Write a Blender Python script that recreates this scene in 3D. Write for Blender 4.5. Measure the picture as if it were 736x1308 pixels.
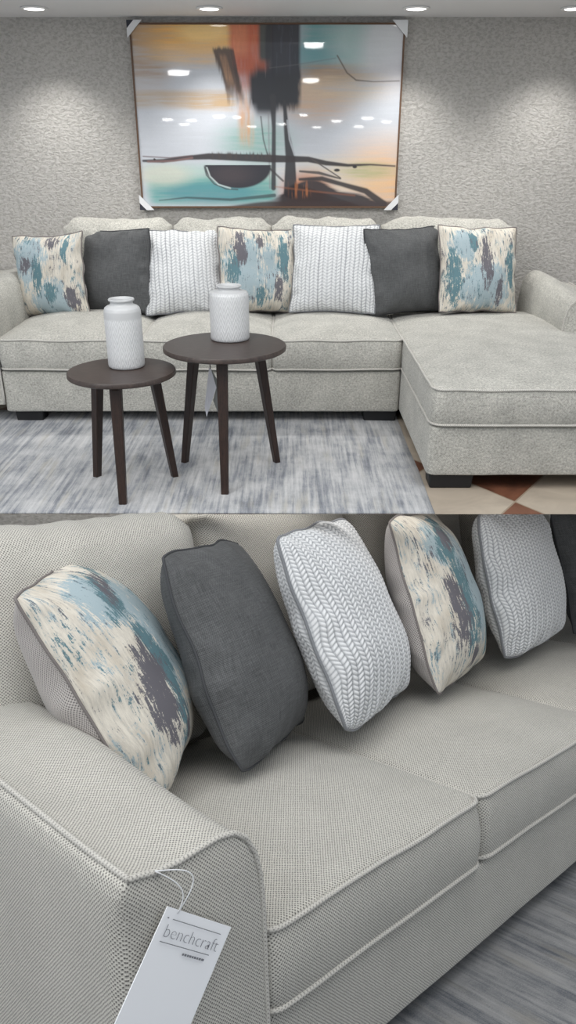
import bpy, math, random
import numpy as np
from mathutils import Vector, Matrix, noise

for o in list(bpy.data.objects):
    bpy.data.objects.remove(o)
SC = bpy.context.scene
COL = SC.collection
PI = math.pi

# ------------------------------------------------------------ camera
cam_d = bpy.data.cameras.new('camera'); cam = bpy.data.objects.new('camera', cam_d); COL.objects.link(cam)
cam_d.sensor_fit = 'VERTICAL'; cam_d.sensor_height = 36; cam_d.lens = 1000.0 * 36 / 1308
cam_d.clip_start = 0.01; cam_d.clip_end = 100
cam.location = (0, 0, 1.138); cam.rotation_euler = (math.radians(90 - 24.798), 0, 0)
SC.camera = cam

# ------------------------------------------------------------ world, lights, exposure
w = bpy.data.worlds.new('world'); SC.world = w; w.use_nodes = True
w.node_tree.nodes['Background'].inputs[0].default_value = (0.87, 0.935, 1.0, 1)
w.node_tree.nodes['Background'].inputs[1].default_value = 0.52
SC.view_settings.view_transform = 'Standard'; SC.view_settings.look = 'None'
SC.view_settings.gamma = 1; SC.view_settings.use_curve_mapping = False
SC.view_settings.exposure = 0.40

def area(name, loc, target, sx, sy, power, col=(1, 1, 1)):
    d = bpy.data.lights.new(name, 'AREA'); d.shape = 'RECTANGLE'; d.size = sx; d.size_y = sy; d.energy = power; d.color = col
    o = bpy.data.objects.new(name, d); COL.objects.link(o); o.location = loc
    o.rotation_euler = (Vector(target) - Vector(loc)).to_track_quat('-Z', 'Y').to_euler()
    return o
area('overhead_fill', (0.0, 1.5, 2.55), (0.0, 2.4, 0), 3.5, 1.6, 46, (1, .975, .94))  # unseen soft fill added overhead, without a fixture
area('front_left_fill', (-2.3, 0.1, 2.3), (0.2, 2.2, -.3), 1.6, 1.6, 26, (.97, .985, 1))  # unseen fill added high at the front left, without a fixture
area('under_deck_fill', (0.6, 2.66, -0.045), (0.6, 2.66, -1), 3.6, 0.25, 3.2, (1, .99, .97))  # unseen fill added beneath the deck to brighten the near sofa

# ------------------------------------------------------------ spaces
SEAT = 0.387
UP = Matrix.Translation((-1.25, 3.43, 0))                      # frame of the far sofa: x along the seat, y into the back
LOW = Matrix(((1.038432, -1.010758, -0.050379, -0.0320),
              (0.965027, 0.967247, 0.485443, 0.9664),
              (-0.304783, -0.381182, 1.365396, -0.8670),
              (0, 0, 0, 1)))                                    # frame of the near sofa on the lower display floor
WORLD = Matrix.Identity(4)

# ------------------------------------------------------------ helpers
def tag(o, label=None, cat=None, group=None, kind=None):
    if label: o['label'] = label
    if cat: o['category'] = cat
    if group: o['group'] = group
    if kind: o['kind'] = kind
    return o

def thing(name, label, cat, base=(0, 0, 0), space=WORLD, group=None, rot=None):
    o = bpy.data.objects.new(name, None); COL.objects.link(o); o.empty_display_size = .05
    m = space @ Matrix.Translation(base)
    if rot is not None: m = m @ rot.to_4x4()
    o.matrix_world = m
    tag(o, label, cat, group)
    o['_b'] = [0.0, 0.0, 0.0] if rot is not None else list(base)
    return o

class MB:
    def __init__(s): s.v = []; s.f = []; s.col = []
    def add(s, vs, fs):
        n = len(s.v); s.v += [tuple(v) for v in vs]; s.f += [tuple(i + n for i in f) for f in fs]
    def build(s, name, mat, parent=None, space=WORLD, base=(0, 0, 0), smooth=True, uvmode='box', uvs=None, auto=None):
        b = Vector(base)
        if parent is not None:
            p = parent
            while p is not None:
                if '_b' in p.keys(): b = Vector(p['_b']); break
                p = p.parent
        me = bpy.data.meshes.new(name)
        me.from_pydata([Vector(v) - b for v in s.v], [], s.f); me.update()
        uvl = me.uv_layers.new(name='UVMap')
        lv = np.zeros(len(me.loops), dtype=np.int32); me.loops.foreach_get('vertex_index', lv)
        co = np.array(s.v, dtype=np.float32)
        if uvs is not None:
            uv = np.array(uvs, dtype=np.float32)[lv]
        else:
            uv = np.zeros((len(lv), 2), dtype=np.float32)
            for p in me.polygons:
                n = p.normal; ax = max(range(3), key=lambda i: abs(n[i]) + (0.02 if i == 2 else 0))
                ii = lv[p.loop_start:p.loop_start + p.loop_total]
                a, c = ((1, 2), (0, 2), (0, 1))[ax]
                uv[p.loop_start:p.loop_start + p.loop_total, 0] = co[ii, a]; uv[p.loop_start:p.loop_start + p.loop_total, 1] = co[ii, c]
        uvl.data.foreach_set('uv', uv.ravel())
        me.polygons.foreach_set('use_smooth', [smooth] * len(me.polygons))
        if auto is not None:
            me.set_sharp_from_angle(angle=math.radians(auto))
        me.materials.append(mat)
        o = bpy.data.objects.new(name, me); COL.objects.link(o)
        if parent is not None: o.parent = parent
        else: o.matrix_world = space @ Matrix.Translation(base)
        return o

def box(mb, x0, x1, y0, y1, z0, z1, bev=0.0):
    if bev <= 0:
        vs = [(x, y, z) for x in (x0, x1) for y in (y0, y1) for z in (z0, z1)]
        mb.add(vs, [(0, 1, 3, 2), (4, 6, 7, 5), (0, 4, 5, 1), (2, 3, 7, 6), (0, 2, 6, 4), (1, 5, 7, 3)]); return
    cx, cy, hx, hy = (x0 + x1) / 2, (y0 + y1) / 2, (x1 - x0) / 2, (y1 - y0) / 2
    slab(mb, cx, cy, hx, hy, z0, z1, min(bev * 2, hx * .9, hy * .9), bev, bev)

def rrect(hx, hy, r, step=.03, nc=6):
    pts = []
    nx = max(2, int(2 * (hx - r) / step)); ny = max(2, int(2 * (hy - r) / step))
    def arc(cx, cy, a0):
        for k in range(nc + 1):
            a = a0 + PI / 2 * k / nc; pts.append((cx + r * math.cos(a), cy + r * math.sin(a)))
    def seg(a, b, n):
        for k in range(1, n): pts.append((a[0] + (b[0] - a[0]) * k / n, a[1] + (b[1] - a[1]) * k / n))
    arc(hx - r, hy - r, 0); seg((hx - r, hy), (-(hx - r), hy), nx)
    arc(-(hx - r), hy - r, PI / 2); seg((-hx, hy - r), (-hx, -(hy - r)), ny)
    arc(-(hx - r), -(hy - r), PI); seg((-(hx - r), -hy), (hx - r, -hy), nx)
    arc(hx - r, -(hy - r), 3 * PI / 2); seg((hx, -(hy - r)), (hx, hy - r), ny)
    return pts

def slab(mb, cx, cy, hx, hy, z0, z1, rplan, rbot, rtop, disp=None, step=.03, nr=10, nside=4):
    """upholstered box: rounded plan, rounded edges, disp(x,y,z)->Vector displaces."""
    out = rrect(hx, hy, rplan, step)
    N = len(out); rings = []
    def ring(inset, z, s=None):
        r = []
        for (x, y) in out:
            if s is None:
                d = inset
                nx_ = x * (1 - d / hx); ny_ = y * (1 - d / hy)
            else:
                nx_ = x * s * (1 - inset / hx); ny_ = y * s * (1 - inset / hy)
            r.append([cx + nx_, cy + ny_, z])
        rings.append(r)
    for k in range(nr): ring(rbot, z0, (k + .02) / nr)
    ne = 4
    if rbot > 0:
        for k in range(ne + 1):
            a = PI / 2 * k / ne; ring(rbot * (1 - math.sin(a)), z0 + rbot * (1 - math.cos(a)))
    else: ring(0, z0)
    for k in range(1, nside): ring(0, z0 + rbot + (z1 - rtop - z0 - rbot) * k / nside)
    for k in range(ne + 1):
        a = PI / 2 * k / ne; ring(rtop * (1 - math.cos(a)), z1 - rtop + rtop * math.sin(a))
    for k in range(1, nr + 1): ring(rtop, z1, 1 - (k - .02) / nr)
    if disp:
        for r in rings:
            for p in r:
                d = disp(*p); p[0] += d[0]; p[1] += d[1]; p[2] += d[2]
    vs = [p for r in rings for p in r]; fs = []
    for i in range(len(rings) - 1):
        for j in range(N):
            a = i * N + j; b = i * N + (j + 1) % N
            fs.append((a, b, b + N, a + N))
    fs.append(tuple(reversed(range(N)))); L = (len(rings) - 1) * N; fs.append(tuple(range(L, L + N)))
    mb.add(vs, fs)

def tube(mb, pts, r, closed=False, n=8, caps=True):
    pts = [Vector(p) for p in pts]; P = len(pts); up = None; rings = []
    for i, p in enumerate(pts):
        a = pts[(i - 1) % P] if (closed or i > 0) else p; b = pts[(i + 1) % P] if (closed or i < P - 1) else p
        t = (b - a)
        if t.length < 1e-9: t = Vector((0, 0, 1))
        t.normalize()
        if up is None:
            up = Vector((0, 0, 1)) if abs(t.z) < .9 else Vector((1, 0, 0))
        u = (up - t * up.dot(t)).normalized(); up = u; v = t.cross(u)
        rr = r[i] if isinstance(r, (list, tuple)) else r
        rings.append([p + (u * math.cos(2 * PI * k / n) + v * math.sin(2 * PI * k / n)) * rr for k in range(n)])
    fs = []
    M_ = P if closed else P - 1
    for i in range(M_):
        for k in range(n):
            a = i * n + k; b = i * n + (k + 1) % n; c = ((i + 1) % P) * n
            fs.append((a, b, c + (k + 1) % n, c + k))
    if not closed and caps:
        fs.append(tuple(reversed(range(n)))); fs.append(tuple(range((P - 1) * n, P * n)))
    mb.add([p for r_ in rings for p in r_], fs)

def lathe(mb, prof, cx, cy, n=48):
    vs = [(cx + r * math.cos(2 * PI * k / n), cy + r * math.sin(2 * PI * k / n), z) for r, z in prof for k in range(n)]
    fs = []
    for i in range(len(prof) - 1):
        for k in range(n):
            a = i * n + k; b = i * n + (k + 1) % n; fs.append((a, b, b + n, a + n))
    fs.append(tuple(reversed(range(n)))); L = (len(prof) - 1) * n; fs.append(tuple(range(L, L + n)))
    mb.add(vs, fs)

def sm(a, b, x):
    t = min(1, max(0, (x - a) / (b - a))); return t * t * (3 - 2 * t)
def nz(x, y, z=0.0): return noise.noise(Vector((x, y, z)))

# ------------------------------------------------------------ materials
def srgb(r, g, b):
    f = lambda c: ((c / 255 + .055) / 1.055) ** 2.4 if c / 255 > .04045 else c / 255 / 12.92
    return (f(r), f(g), f(b), 1)

class NT:
    def __init__(s, name):
        m = bpy.data.materials.new(name); m.use_nodes = True; s.m = m; s.t = m.node_tree; s.b = s.t.nodes['Principled BSDF']
        s.b.inputs['Roughness'].default_value = .8
    def n(s, ty, **kw):
        x = s.t.nodes.new(ty)
        for k, v in kw.items(): setattr(x, k, v)
        return x
    def l(s, a, b): s.t.links.new(a, b)
    def val(s, x):
        return x
    def math(s, op, a, b=None, c=None, clamp=False):
        x = s.n('ShaderNodeMath', operation=op); x.use_clamp = clamp
        for i, q in enumerate((a, b, c)):
            if q is None: continue
            if isinstance(q, (int, float)): x.inputs[i].default_value = q
            else: s.l(q, x.inputs[i])
        return x.outputs[0]
    def mix(s, fac, a, b, blend='MIX'):
        x = s.n('ShaderNodeMix', data_type='RGBA', blend_type=blend)
        for i, q in ((0, fac), (6, a), (7, b)):
            if isinstance(q, (int, float)): x.inputs[i].default_value = q
            elif isinstance(q, tuple): x.inputs[i].default_value = q
            else: s.l(q, x.inputs[i])
        return x.outputs[2]
    def ramp(s, fac, stops, interp='LINEAR'):
        x = s.n('ShaderNodeValToRGB'); cr = x.color_ramp; cr.interpolation = interp
        while len(cr.elements) < len(stops): cr.elements.new(.5)
        for e, (p, c) in zip(cr.elements, stops):
            e.position = p; e.color = c if isinstance(c, tuple) else (c, c, c, 1)
        s.l(fac, x.inputs[0]); return x.outputs[0]
    def noise(s, vec, scale, detail=3, rough=.5, dist=0.0):
        x = s.n('ShaderNodeTexNoise'); x.inputs['Scale'].default_value = scale; x.inputs['Detail'].default_value = detail
        x.inputs['Roughness'].default_value = rough; x.inputs['Distortion'].default_value = dist
        if vec is not None: s.l(vec, x.inputs['Vector'])
        return x.outputs['Fac']
    def mapping(s, vec, scale=(1, 1, 1), loc=(0, 0, 0), rot=(0, 0, 0)):
        x = s.n('ShaderNodeMapping'); x.inputs['Scale'].default_value = scale; x.inputs['Location'].default_value = loc; x.inputs['Rotation'].default_value = rot
        s.l(vec, x.inputs[0]); return x.outputs[0]
    def uv(s): return s.n('ShaderNodeTexCoord').outputs['UV']
    def obj(s): return s.n('ShaderNodeTexCoord').outputs['Object']
    def bump(s, h, strength=.5, dist=.002, prev=None):
        x = s.n('ShaderNodeBump'); x.inputs['Strength'].default_value = strength; x.inputs['Distance'].default_value = dist
        s.l(h, x.inputs['Height'])
        if prev is not None: s.l(prev, x.inputs['Normal'])
        s.l(x.outputs[0], s.b.inputs['Normal']); return x.outputs[0]
    def color(s, c):
        if isinstance(c, tuple): s.b.inputs['Base Color'].default_value = c
        else: s.l(c, s.b.inputs['Base Color'])

def plain(name, c, rough=.6, metal=0.0, spec=.5):
    m = NT(name); m.color(c); m.b.inputs['Roughness'].default_value = rough; m.b.inputs['Metallic'].default_value = metal
    m.b.inputs['Specular IOR Level'].default_value = spec
    return m.m

def weave(name, light, dark, K=180.0, lo=.25, hi=.7, contrast=1.0, bump=.5, blotch=.12, rot=0.0, jitter=.35, sheen=.2, slub=0.0, grit=0.0, gs=260):
    m = NT(name); uv = m.uv()
    jn = m.n('ShaderNodeTexNoise'); jn.inputs['Scale'].default_value = 60; jn.inputs['Detail'].default_value = 2; m.l(uv, jn.inputs['Vector'])
    va = m.n('ShaderNodeVectorMath', operation='MULTIPLY_ADD'); m.l(jn.outputs['Color'], va.inputs[0]); va.inputs[1].default_value = (jitter / K, jitter / K, 0); m.l(uv, va.inputs[2])
    uvr = m.mapping(va.outputs[0], rot=(0, 0, rot))
    sp = m.n('ShaderNodeSeparateXYZ'); m.l(uvr, sp.inputs[0])
    u = m.math('SINE', m.math('MULTIPLY', sp.outputs[0], PI * K)); v = m.math('SINE', m.math('MULTIPLY', sp.outputs[1], PI * K))
    chk = m.math('MULTIPLY_ADD', m.math('MULTIPLY', u, v), .5, .5)
    fine = m.noise(uv, 900, 2, .6)
    h = m.math('MULTIPLY_ADD', fine, .55, m.math('MULTIPLY', chk, .6))
    thr = m.ramp(h, [(lo, 0.0), (hi, 1.0)])
    big = m.noise(m.mapping(uv, scale=(1, 1, 1)), 9, 4, .6)
    med = m.noise(uv, 55, 3, .6)
    col = m.mix(m.math('MULTIPLY_ADD', thr, contrast, 1 - contrast), dark, light)
    bl = m.math('MULTIPLY_ADD', big, blotch * 1.6, m.math('MULTIPLY_ADD', med, blotch, 1 - blotch * 1.3))
    if grit:
        bl = m.math('MULTIPLY', bl, m.math('MULTIPLY_ADD', m.noise(uv, gs, 4, .75), grit * 2, 1 - grit))
    if slub:
        a_ = m.noise(m.mapping(uv, scale=(1, .07, 1)), 330, 3, .7); b_ = m.noise(m.mapping(uv, scale=(.07, 1, 1)), 330, 3, .7)
        bl = m.math('MULTIPLY', bl, m.math('MULTIPLY_ADD', m.math('ADD', a_, b_), slub, 1 - slub))
    x = m.n('ShaderNodeVectorMath', operation='SCALE'); m.l(col, x.inputs[0]); m.l(bl, x.inputs['Scale'])
    m.color(x.outputs[0]); m.b.inputs['Roughness'].default_value = .95; m.b.inputs['Specular IOR Level'].default_value = .15
    m.b.inputs['Sheen Weight'].default_value = sheen; m.b.inputs['Sheen Roughness'].default_value = .5
    m.bump(h, bump, .0015)
    return m.m

M = {}
M['chenille'] = weave('grey_chenille', srgb(192, 190, 182), srgb(84, 82, 79), K=400, lo=.22, hi=.64, contrast=.9, blotch=.42, grit=1.1, gs=130)
M['chenille_near'] = weave('grey_tweed', srgb(198, 195, 187), srgb(42, 40, 42), K=330, lo=.26, hi=.60, contrast=1.0, bump=1.0, blotch=.16, jitter=.8, grit=.6, gs=330)
M['tweed_back'] = weave('grey_dotted_tweed', srgb(196, 190, 186), srgb(52, 48, 52), K=300, lo=.3, hi=.62, contrast=.9, bump=.8, blotch=.08)
M['charcoal'] = weave('charcoal_linen', srgb(98, 99, 100), srgb(44, 45, 47), K=420, lo=.25, hi=.75, contrast=.7, bump=.5, blotch=.22, sheen=.05, slub=1.1)
M['charcoal_pipe'] = plain('charcoal_piping', srgb(66, 67, 70), .9)
M['pipe'] = weave('grey_piping', srgb(198, 195, 188), srgb(112, 109, 106), K=300, lo=.25, hi=.6, contrast=.9, blotch=.1)
M['black'] = plain('black_wood', srgb(22, 22, 24), .5)
M['white_paper'] = plain('white_paper', srgb(250, 251, 254), .7)
M['ink'] = plain('grey_ink', srgb(120, 122, 128), .8)
M['plastic'] = plain('white_plastic', srgb(225, 226, 228), .35)
M['darkcorner'] = plain('dark_plastic', srgb(40, 42, 55), .5)
M['pale_pipe'] = plain('pale_piping', srgb(196, 188, 178), .9)
M['dark_pipe'] = plain('taupe_piping', srgb(120, 114, 112), .9)

def pattern_mat():
    m = NT('brushed_watercolour_print'); uv = m.uv()
    at = m.n('ShaderNodeAttribute'); at.attribute_name = 'paint'
    sp = m.n('ShaderNodeSeparateColor'); m.l(at.outputs['Color'], sp.inputs[0])
    st = m.noise(m.mapping(uv, scale=(1.0, .13, 1)), 150, 5, .72)      # vertical dry-brush
    fi = m.noise(uv, 260, 3, .7)
    bl = m.noise(m.mapping(uv, scale=(1, .55, 1)), 48, 5, .68)
    def low(dx, sc=15): return m.noise(m.mapping(uv, scale=(1, .33, 1), loc=(dx, dx * .37, 0)), sc, 4, .6)
    def mask(ch, lw, lo, hi):
        t = m.math('MULTIPLY_ADD', low(lw), 1.5, -.75)
        t = m.math('ADD', t, m.math('MULTIPLY', sp.outputs[ch], .68))
        t = m.math('ADD', t, m.math('MULTIPLY_ADD', st, 2.3, -1.15))
        t = m.math('ADD', t, m.math('MULTIPLY_ADD', bl, 1.5, -.75))
        t = m.math('ADD', t, m.math('MULTIPLY_ADD', fi, .8, -.4))
        return m.ramp(t, [(lo, 0.0), (hi, 1.0)])
    base = m.mix(m.ramp(st, [(.40, 0.0), (.62, 1.0)]), srgb(216, 210, 198), srgb(190, 184, 174))
    base = m.mix(m.ramp(m.noise(m.mapping(uv, scale=(1, .4, 1), loc=(5, 2, 0)), 22, 3, .6), [(.5, 0.0), (.7, .55)]), base, srgb(182, 170, 152))
    c = m.mix(mask(2, 1.7, .14, .30), base, srgb(160, 176, 182))
    c = m.mix(mask(0, 4.1, .24, .38), c, srgb(98, 128, 136))
    c = m.mix(mask(1, 7.9, .27, .40), c, srgb(106, 104, 110))
    wv = m.math('MULTIPLY_ADD', m.noise(uv, 700, 2, .7), .3, .85)
    x = m.n('ShaderNodeVectorMath', operation='SCALE'); m.l(c, x.inputs[0]); m.l(wv, x.inputs['Scale'])
    m.color(x.outputs[0]); m.b.inputs['Roughness'].default_value = .9; m.b.inputs['Specular IOR Level'].default_value = .15
    m.bump(fi, .25, .001)
    return m.m
M['pattern'] = pattern_mat()

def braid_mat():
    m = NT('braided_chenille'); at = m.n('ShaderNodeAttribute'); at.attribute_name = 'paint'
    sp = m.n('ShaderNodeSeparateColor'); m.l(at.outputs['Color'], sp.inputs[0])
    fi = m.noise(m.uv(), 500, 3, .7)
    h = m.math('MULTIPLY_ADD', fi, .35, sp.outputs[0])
    c = m.ramp(h, [(.15, srgb(118, 120, 124)), (.5, srgb(176, 178, 181)), (.95, srgb(222, 223, 224))])  # two-tone yarn by ridge height; valley shade is also put into the colour
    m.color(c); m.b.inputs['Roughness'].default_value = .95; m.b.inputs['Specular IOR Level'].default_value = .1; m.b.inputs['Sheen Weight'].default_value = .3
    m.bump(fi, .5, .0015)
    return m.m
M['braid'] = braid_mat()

def wall_mat():
    m = NT('textured_grey_plaster'); p = m.obj()
    a = m.noise(m.mapping(p, scale=(1, 1, 1.6)), 55, 5, .62, .6)
    b = m.noise(p, 16, 3, .5, 1.5)
    c = m.noise(p, 1.1, 3, .5)
    h = m.math('MULTIPLY_ADD', b, .35, m.ramp(a, [(.38, 0.0), (.62, 1.0)]))
    cr = m.ramp(h, [(.05, srgb(160, 157, 152)), (.6, srgb(180, 177, 172)), (1.0, srgb(190, 187, 183))])
    x = m.n('ShaderNodeVectorMath', operation='SCALE'); m.l(cr, x.inputs[0]); m.l(m.math('MULTIPLY_ADD', c, .12, .94), x.inputs['Scale'])
    m.color(x.outputs[0]); m.b.inputs['Roughness'].default_value = .6; m.b.inputs['Specular IOR Level'].default_value = .3
    m.bump(h, .55, .005)
    return m.m
M['wall'] = wall_mat()

def floor_mat():
    m = NT('diamond_floor_tile'); p = m.obj()
    q = m.mapping(p, loc=(-.81, -2.55, 0)); sp = m.n('ShaderNodeSeparateXYZ'); m.l(q, sp.inputs[0])
    sx = m.math('MULTIPLY', sp.outputs[0], 1 / .50); sy = m.math('MULTIPLY', sp.outputs[1], 1 / .70)
    a = m.math('ADD', sx, sy); b = m.math('SUBTRACT', sy, sx)
    fa = m.math('FLOOR', a); fb = m.math('FLOOR', b)
    par = m.math('PINGPONG', m.math('ADD', fa, fb), 1.0)
    # brown where both floors share parity
    isb = m.math('LESS_THAN', par, .5)
    ga = m.math('PINGPONG', a, .5); gb = m.math('PINGPONG', b, .5)
    gr = m.math('LESS_THAN', m.math('MINIMUM', ga, gb), .008)
    n1 = m.noise(p, 6, 5, .6, .8)
    br = m.ramp(n1, [(.3, srgb(74, 46, 36)), (.7, srgb(124, 82, 62))]); be = m.ramp(n1, [(.3, srgb(160, 148, 134)), (.7, srgb(184, 172, 156))])
    c = m.mix(isb, be, br); c = m.mix(gr, c, srgb(150, 135, 118))
    m.color(c); m.b.inputs['Roughness'].default_value = .3
    return m.m
M['floor'] = floor_mat()

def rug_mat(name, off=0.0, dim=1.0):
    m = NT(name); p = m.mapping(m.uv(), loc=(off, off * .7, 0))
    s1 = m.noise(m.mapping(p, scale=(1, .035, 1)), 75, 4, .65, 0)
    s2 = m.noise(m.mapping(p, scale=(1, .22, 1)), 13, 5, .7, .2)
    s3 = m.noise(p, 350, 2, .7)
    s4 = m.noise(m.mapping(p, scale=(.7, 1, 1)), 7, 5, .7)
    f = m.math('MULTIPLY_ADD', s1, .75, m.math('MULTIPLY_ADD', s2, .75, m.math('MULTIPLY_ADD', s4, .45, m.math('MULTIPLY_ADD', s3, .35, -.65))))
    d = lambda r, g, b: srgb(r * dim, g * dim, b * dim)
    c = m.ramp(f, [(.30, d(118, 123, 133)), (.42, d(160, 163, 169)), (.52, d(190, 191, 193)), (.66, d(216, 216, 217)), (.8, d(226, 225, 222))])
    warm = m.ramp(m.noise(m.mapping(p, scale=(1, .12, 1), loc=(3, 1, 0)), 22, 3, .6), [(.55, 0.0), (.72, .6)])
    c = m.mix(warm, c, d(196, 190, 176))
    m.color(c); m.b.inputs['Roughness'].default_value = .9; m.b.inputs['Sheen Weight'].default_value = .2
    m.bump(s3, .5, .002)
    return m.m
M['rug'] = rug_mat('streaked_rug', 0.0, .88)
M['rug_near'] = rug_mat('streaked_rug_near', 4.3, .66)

def wood_mat(name, dark, light, sc=(1, 12, 1)):
    m = NT(name); p = m.mapping(m.obj(), scale=sc)
    g = m.noise(p, 14, 5, .6, .6); g2 = m.noise(p, 70, 3, .6)
    f = m.math('MULTIPLY_ADD', g2, .4, m.math('MULTIPLY', g, .7))
    m.color(m.ramp(f, [(.35, dark), (.72, light)])); m.b.inputs['Roughness'].default_value = .42; m.bump(f, .15, .001)
    return m.m
M['top_wood'] = wood_mat('dark_stained_table_top', srgb(44, 36, 33), srgb(76, 64, 59), (2, 9, 2))
M['leg_wood'] = wood_mat('dark_espresso_legs', srgb(26, 17, 14), srgb(58, 39, 32), (9, 9, .8))

def vase_mat():
    m = NT('white_embossed_ceramic'); uv = m.uv(); sp = m.n('ShaderNodeSeparateXYZ'); m.l(uv, sp.inputs[0])
    # chevron panels embossed round the body
    u = m.math('MULTIPLY', sp.outputs[0], 8); zig = m.math('PINGPONG', u, .5)
    v = m.math('MULTIPLY_ADD', sp.outputs[1], 90, m.math('MULTIPLY', zig, 7))
    h1 = m.math('MULTIPLY_ADD', m.math('SINE', m.math('MULTIPLY', v, PI)), .5, .5)
    cr = m.noise(m.mapping(m.obj(), scale=(1, 1, 1)), 140, 3, .6)
    body = m.ramp(sp.outputs[1], [(.0, 0.0), (.012, 1.0), (.165, 1.0), (.175, 0.0)])
    h = m.math('MULTIPLY', m.math('MULTIPLY_ADD', cr, .8, h1), body)
    m.color(m.mix(m.ramp(h, [(.2, 0.0), (1.2, 1.0)]), srgb(192, 193, 194), srgb(218, 219, 220))); m.b.inputs['Roughness'].default_value = .38
    m.bump(h, .45, .002)
    return m.m
M['vase'] = vase_mat()

def paint_mat():
    m = NT('painted_print_under_glaze'); at = m.n('ShaderNodeAttribute'); at.attribute_name = 'paint'
    m.color(at.outputs['Color']); m.b.inputs['Roughness'].default_value = .35
    m.b.inputs['Coat Weight'].default_value = 1.0; m.b.inputs['Coat Roughness'].default_value = .02; m.b.inputs['Coat IOR'].default_value = 1.5
    return m.m
M['painting'] = paint_mat()
M['frame'] = plain('thin_brown_frame', srgb(96, 70, 50), .5)
M['ceiling'] = plain('white_ceiling', srgb(228, 228, 230), .6)
M['trim'] = plain('lamp_trim', srgb(238, 238, 238), .4)
def emis(name, c, s):
    m = NT(name); m.b.inputs['Emission Color'].default_value = c; m.b.inputs['Emission Strength'].default_value = s; m.color(c); return m.m
M['lamp'] = emis('lamp_diffuser', (1, .98, .94, 1), 6.0)
M['hall_lamp'] = emis('hall_lamp_diffuser', (1, .99, .97, 1), 18.0)

# ------------------------------------------------------------ the setting
WALL = 4.293; EDGE = 2.4465; CEIL = 1.703
mb = MB(); box(mb, -4.5, 4.5, WALL, WALL + .12, -.01, 2.7); tag(mb.build('wall_back', M['wall'], smooth=False, base=(0, WALL, 0)), kind='structure')
mb = MB()   # upper floor: a thin deck whose open front edge is bevelled underneath
vs = [(-4.5, EDGE, -.001), (4.5, EDGE, -.001), (-4.5, EDGE, 0), (4.5, EDGE, 0), (-4.5, WALL, 0), (4.5, WALL, 0), (-4.5, WALL, -.03), (4.5, WALL, -.03), (-4.5, EDGE + .12, -.03), (4.5, EDGE + .12, -.03)]
mb.add(vs, [(0, 1, 3, 2), (2, 3, 5, 4), (4, 5, 7, 6), (6, 7, 9, 8), (8, 9, 1, 0), (0, 2, 4, 6, 8), (1, 9, 7, 5, 3)])
fo = mb.build('floor', M['floor'], smooth=False); tag(fo, kind='structure')
mb = MB(); box(mb, -4.5, 4.5, 3.3, WALL, CEIL, CEIL + .12); tag(mb.build('ceiling', M['ceiling'], smooth=False), kind='structure')
mb = MB(); box(mb, -3.2, -.42, 2.84, 2.92, -1.7, -.031); tag(mb.build('wall_front', M['wall'], smooth=False, base=(0, 2.84, -1)), kind='structure')
mb = MB(); box(mb, -2.2, 4.2, -2.4, 1.25, -.05, -.003); tag(mb.build('floor', plain('lower_display_floor', srgb(120, 112, 104), .5), space=LOW, smooth=False), kind='structure')

mb = MB(); box(mb, -4.5, 7.5, 5.4, 5.5, -4.0, -.031); tag(mb.build('wall_rear', M['wall'], smooth=False, base=(0, 5.4, -2)), kind='structure')
# ------------------------------------------------------------ rugs
def rug(name, x0, x1, y0, y1, mat, label, space, th):
    mb = MB(); nx, ny = 60, 30; 
    vs = []; fs = []; uvs = []
    for j in range(ny + 1):
        for i in range(nx + 1):
            x = x0 + (x1 - x0) * i / nx; y = y0 + (y1 - y0) * j / ny
            e = min(i, nx - i, 4) / 4
            vs.append((x + (.004 * nz(y * 3, 7.0) if i in (0, nx) else 0), y, th * (.5 + .5 * e) + (.0012 * nz(x * 4, y * 4) if 0 < j else 0))); uvs.append((x, y))
    n = len(vs)
    vs += [(v[0], v[1], 0) for v in vs]; uvs += uvs
    for j in range(ny):
        for i in range(nx):
            a = j * (nx + 1) + i; fs.append((a, a + 1, a + nx + 2, a + nx + 1)); fs.append((n + a, n + a + nx + 1, n + a + nx + 2, n + a + 1))
    ring = [i for i in range(nx + 1)] + [j * (nx + 1) + nx for j in range(1, ny + 1)] + [ny * (nx + 1) + i for i in range(nx - 1, -1, -1)] + [j * (nx + 1) for j in range(ny - 1, 0, -1)]
    for k in range(len(ring)):
        a, b = ring[k], ring[(k + 1) % len(ring)]; fs.append((b, a, n + a, n + b))
    mb.add(vs, fs); o = mb.build(name, mat, space=space, uvs=uvs); tag(o, label, 'rug'); return o
rug('area_rug', -2.6, .508, EDGE, 3.62, M['rug'], 'pale grey and blue streaked rug under the two round side tables', WORLD, .006)
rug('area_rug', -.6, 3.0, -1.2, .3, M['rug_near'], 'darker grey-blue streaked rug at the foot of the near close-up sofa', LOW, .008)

# ------------------------------------------------------------ upholstery
def seat_disp(x0, x1, y0, y1, z0, z1, crown, seed, bulge=.010, puff=1.0):
    cx, cy, hx, hy = (x0 + x1) / 2, (y0 + y1) / 2, (x1 - x0) / 2, (y1 - y0) / 2
    def d(x, y, z):
        u = (x - cx) / hx; v = (y - cy) / hy; u = max(-1, min(1, u)); v = max(-1, min(1, v))
        t = sm(z0 + .02, z1, z)
        fz = crown * (1 - abs(u) ** 2.6) * (1 - abs(v) ** 2.6) * t
        fz += .0035 * nz(x * 9, y * 9, seed) * t
        side = 1 - ((z - (z0 + z1) / 2) / ((z1 - z0) / 2 + 1e-6)) ** 2; side = max(0, side)
        fx = bulge * .5 * side * (1 if u > 0 else -1) * sm(.8, 1, abs(u))
        fy = bulge * side * (1 if v > 0 else -1) * sm(.8, 1, abs(v)) + .003 * nz(x * 6, z * 10, seed + 3) * sm(.8, 1, abs(v))
        fz += -.004 * nz(x * 4, 1.0, seed) * sm(.9, 1, -v) 
        return (fx, fy, fz)
    return d

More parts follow.
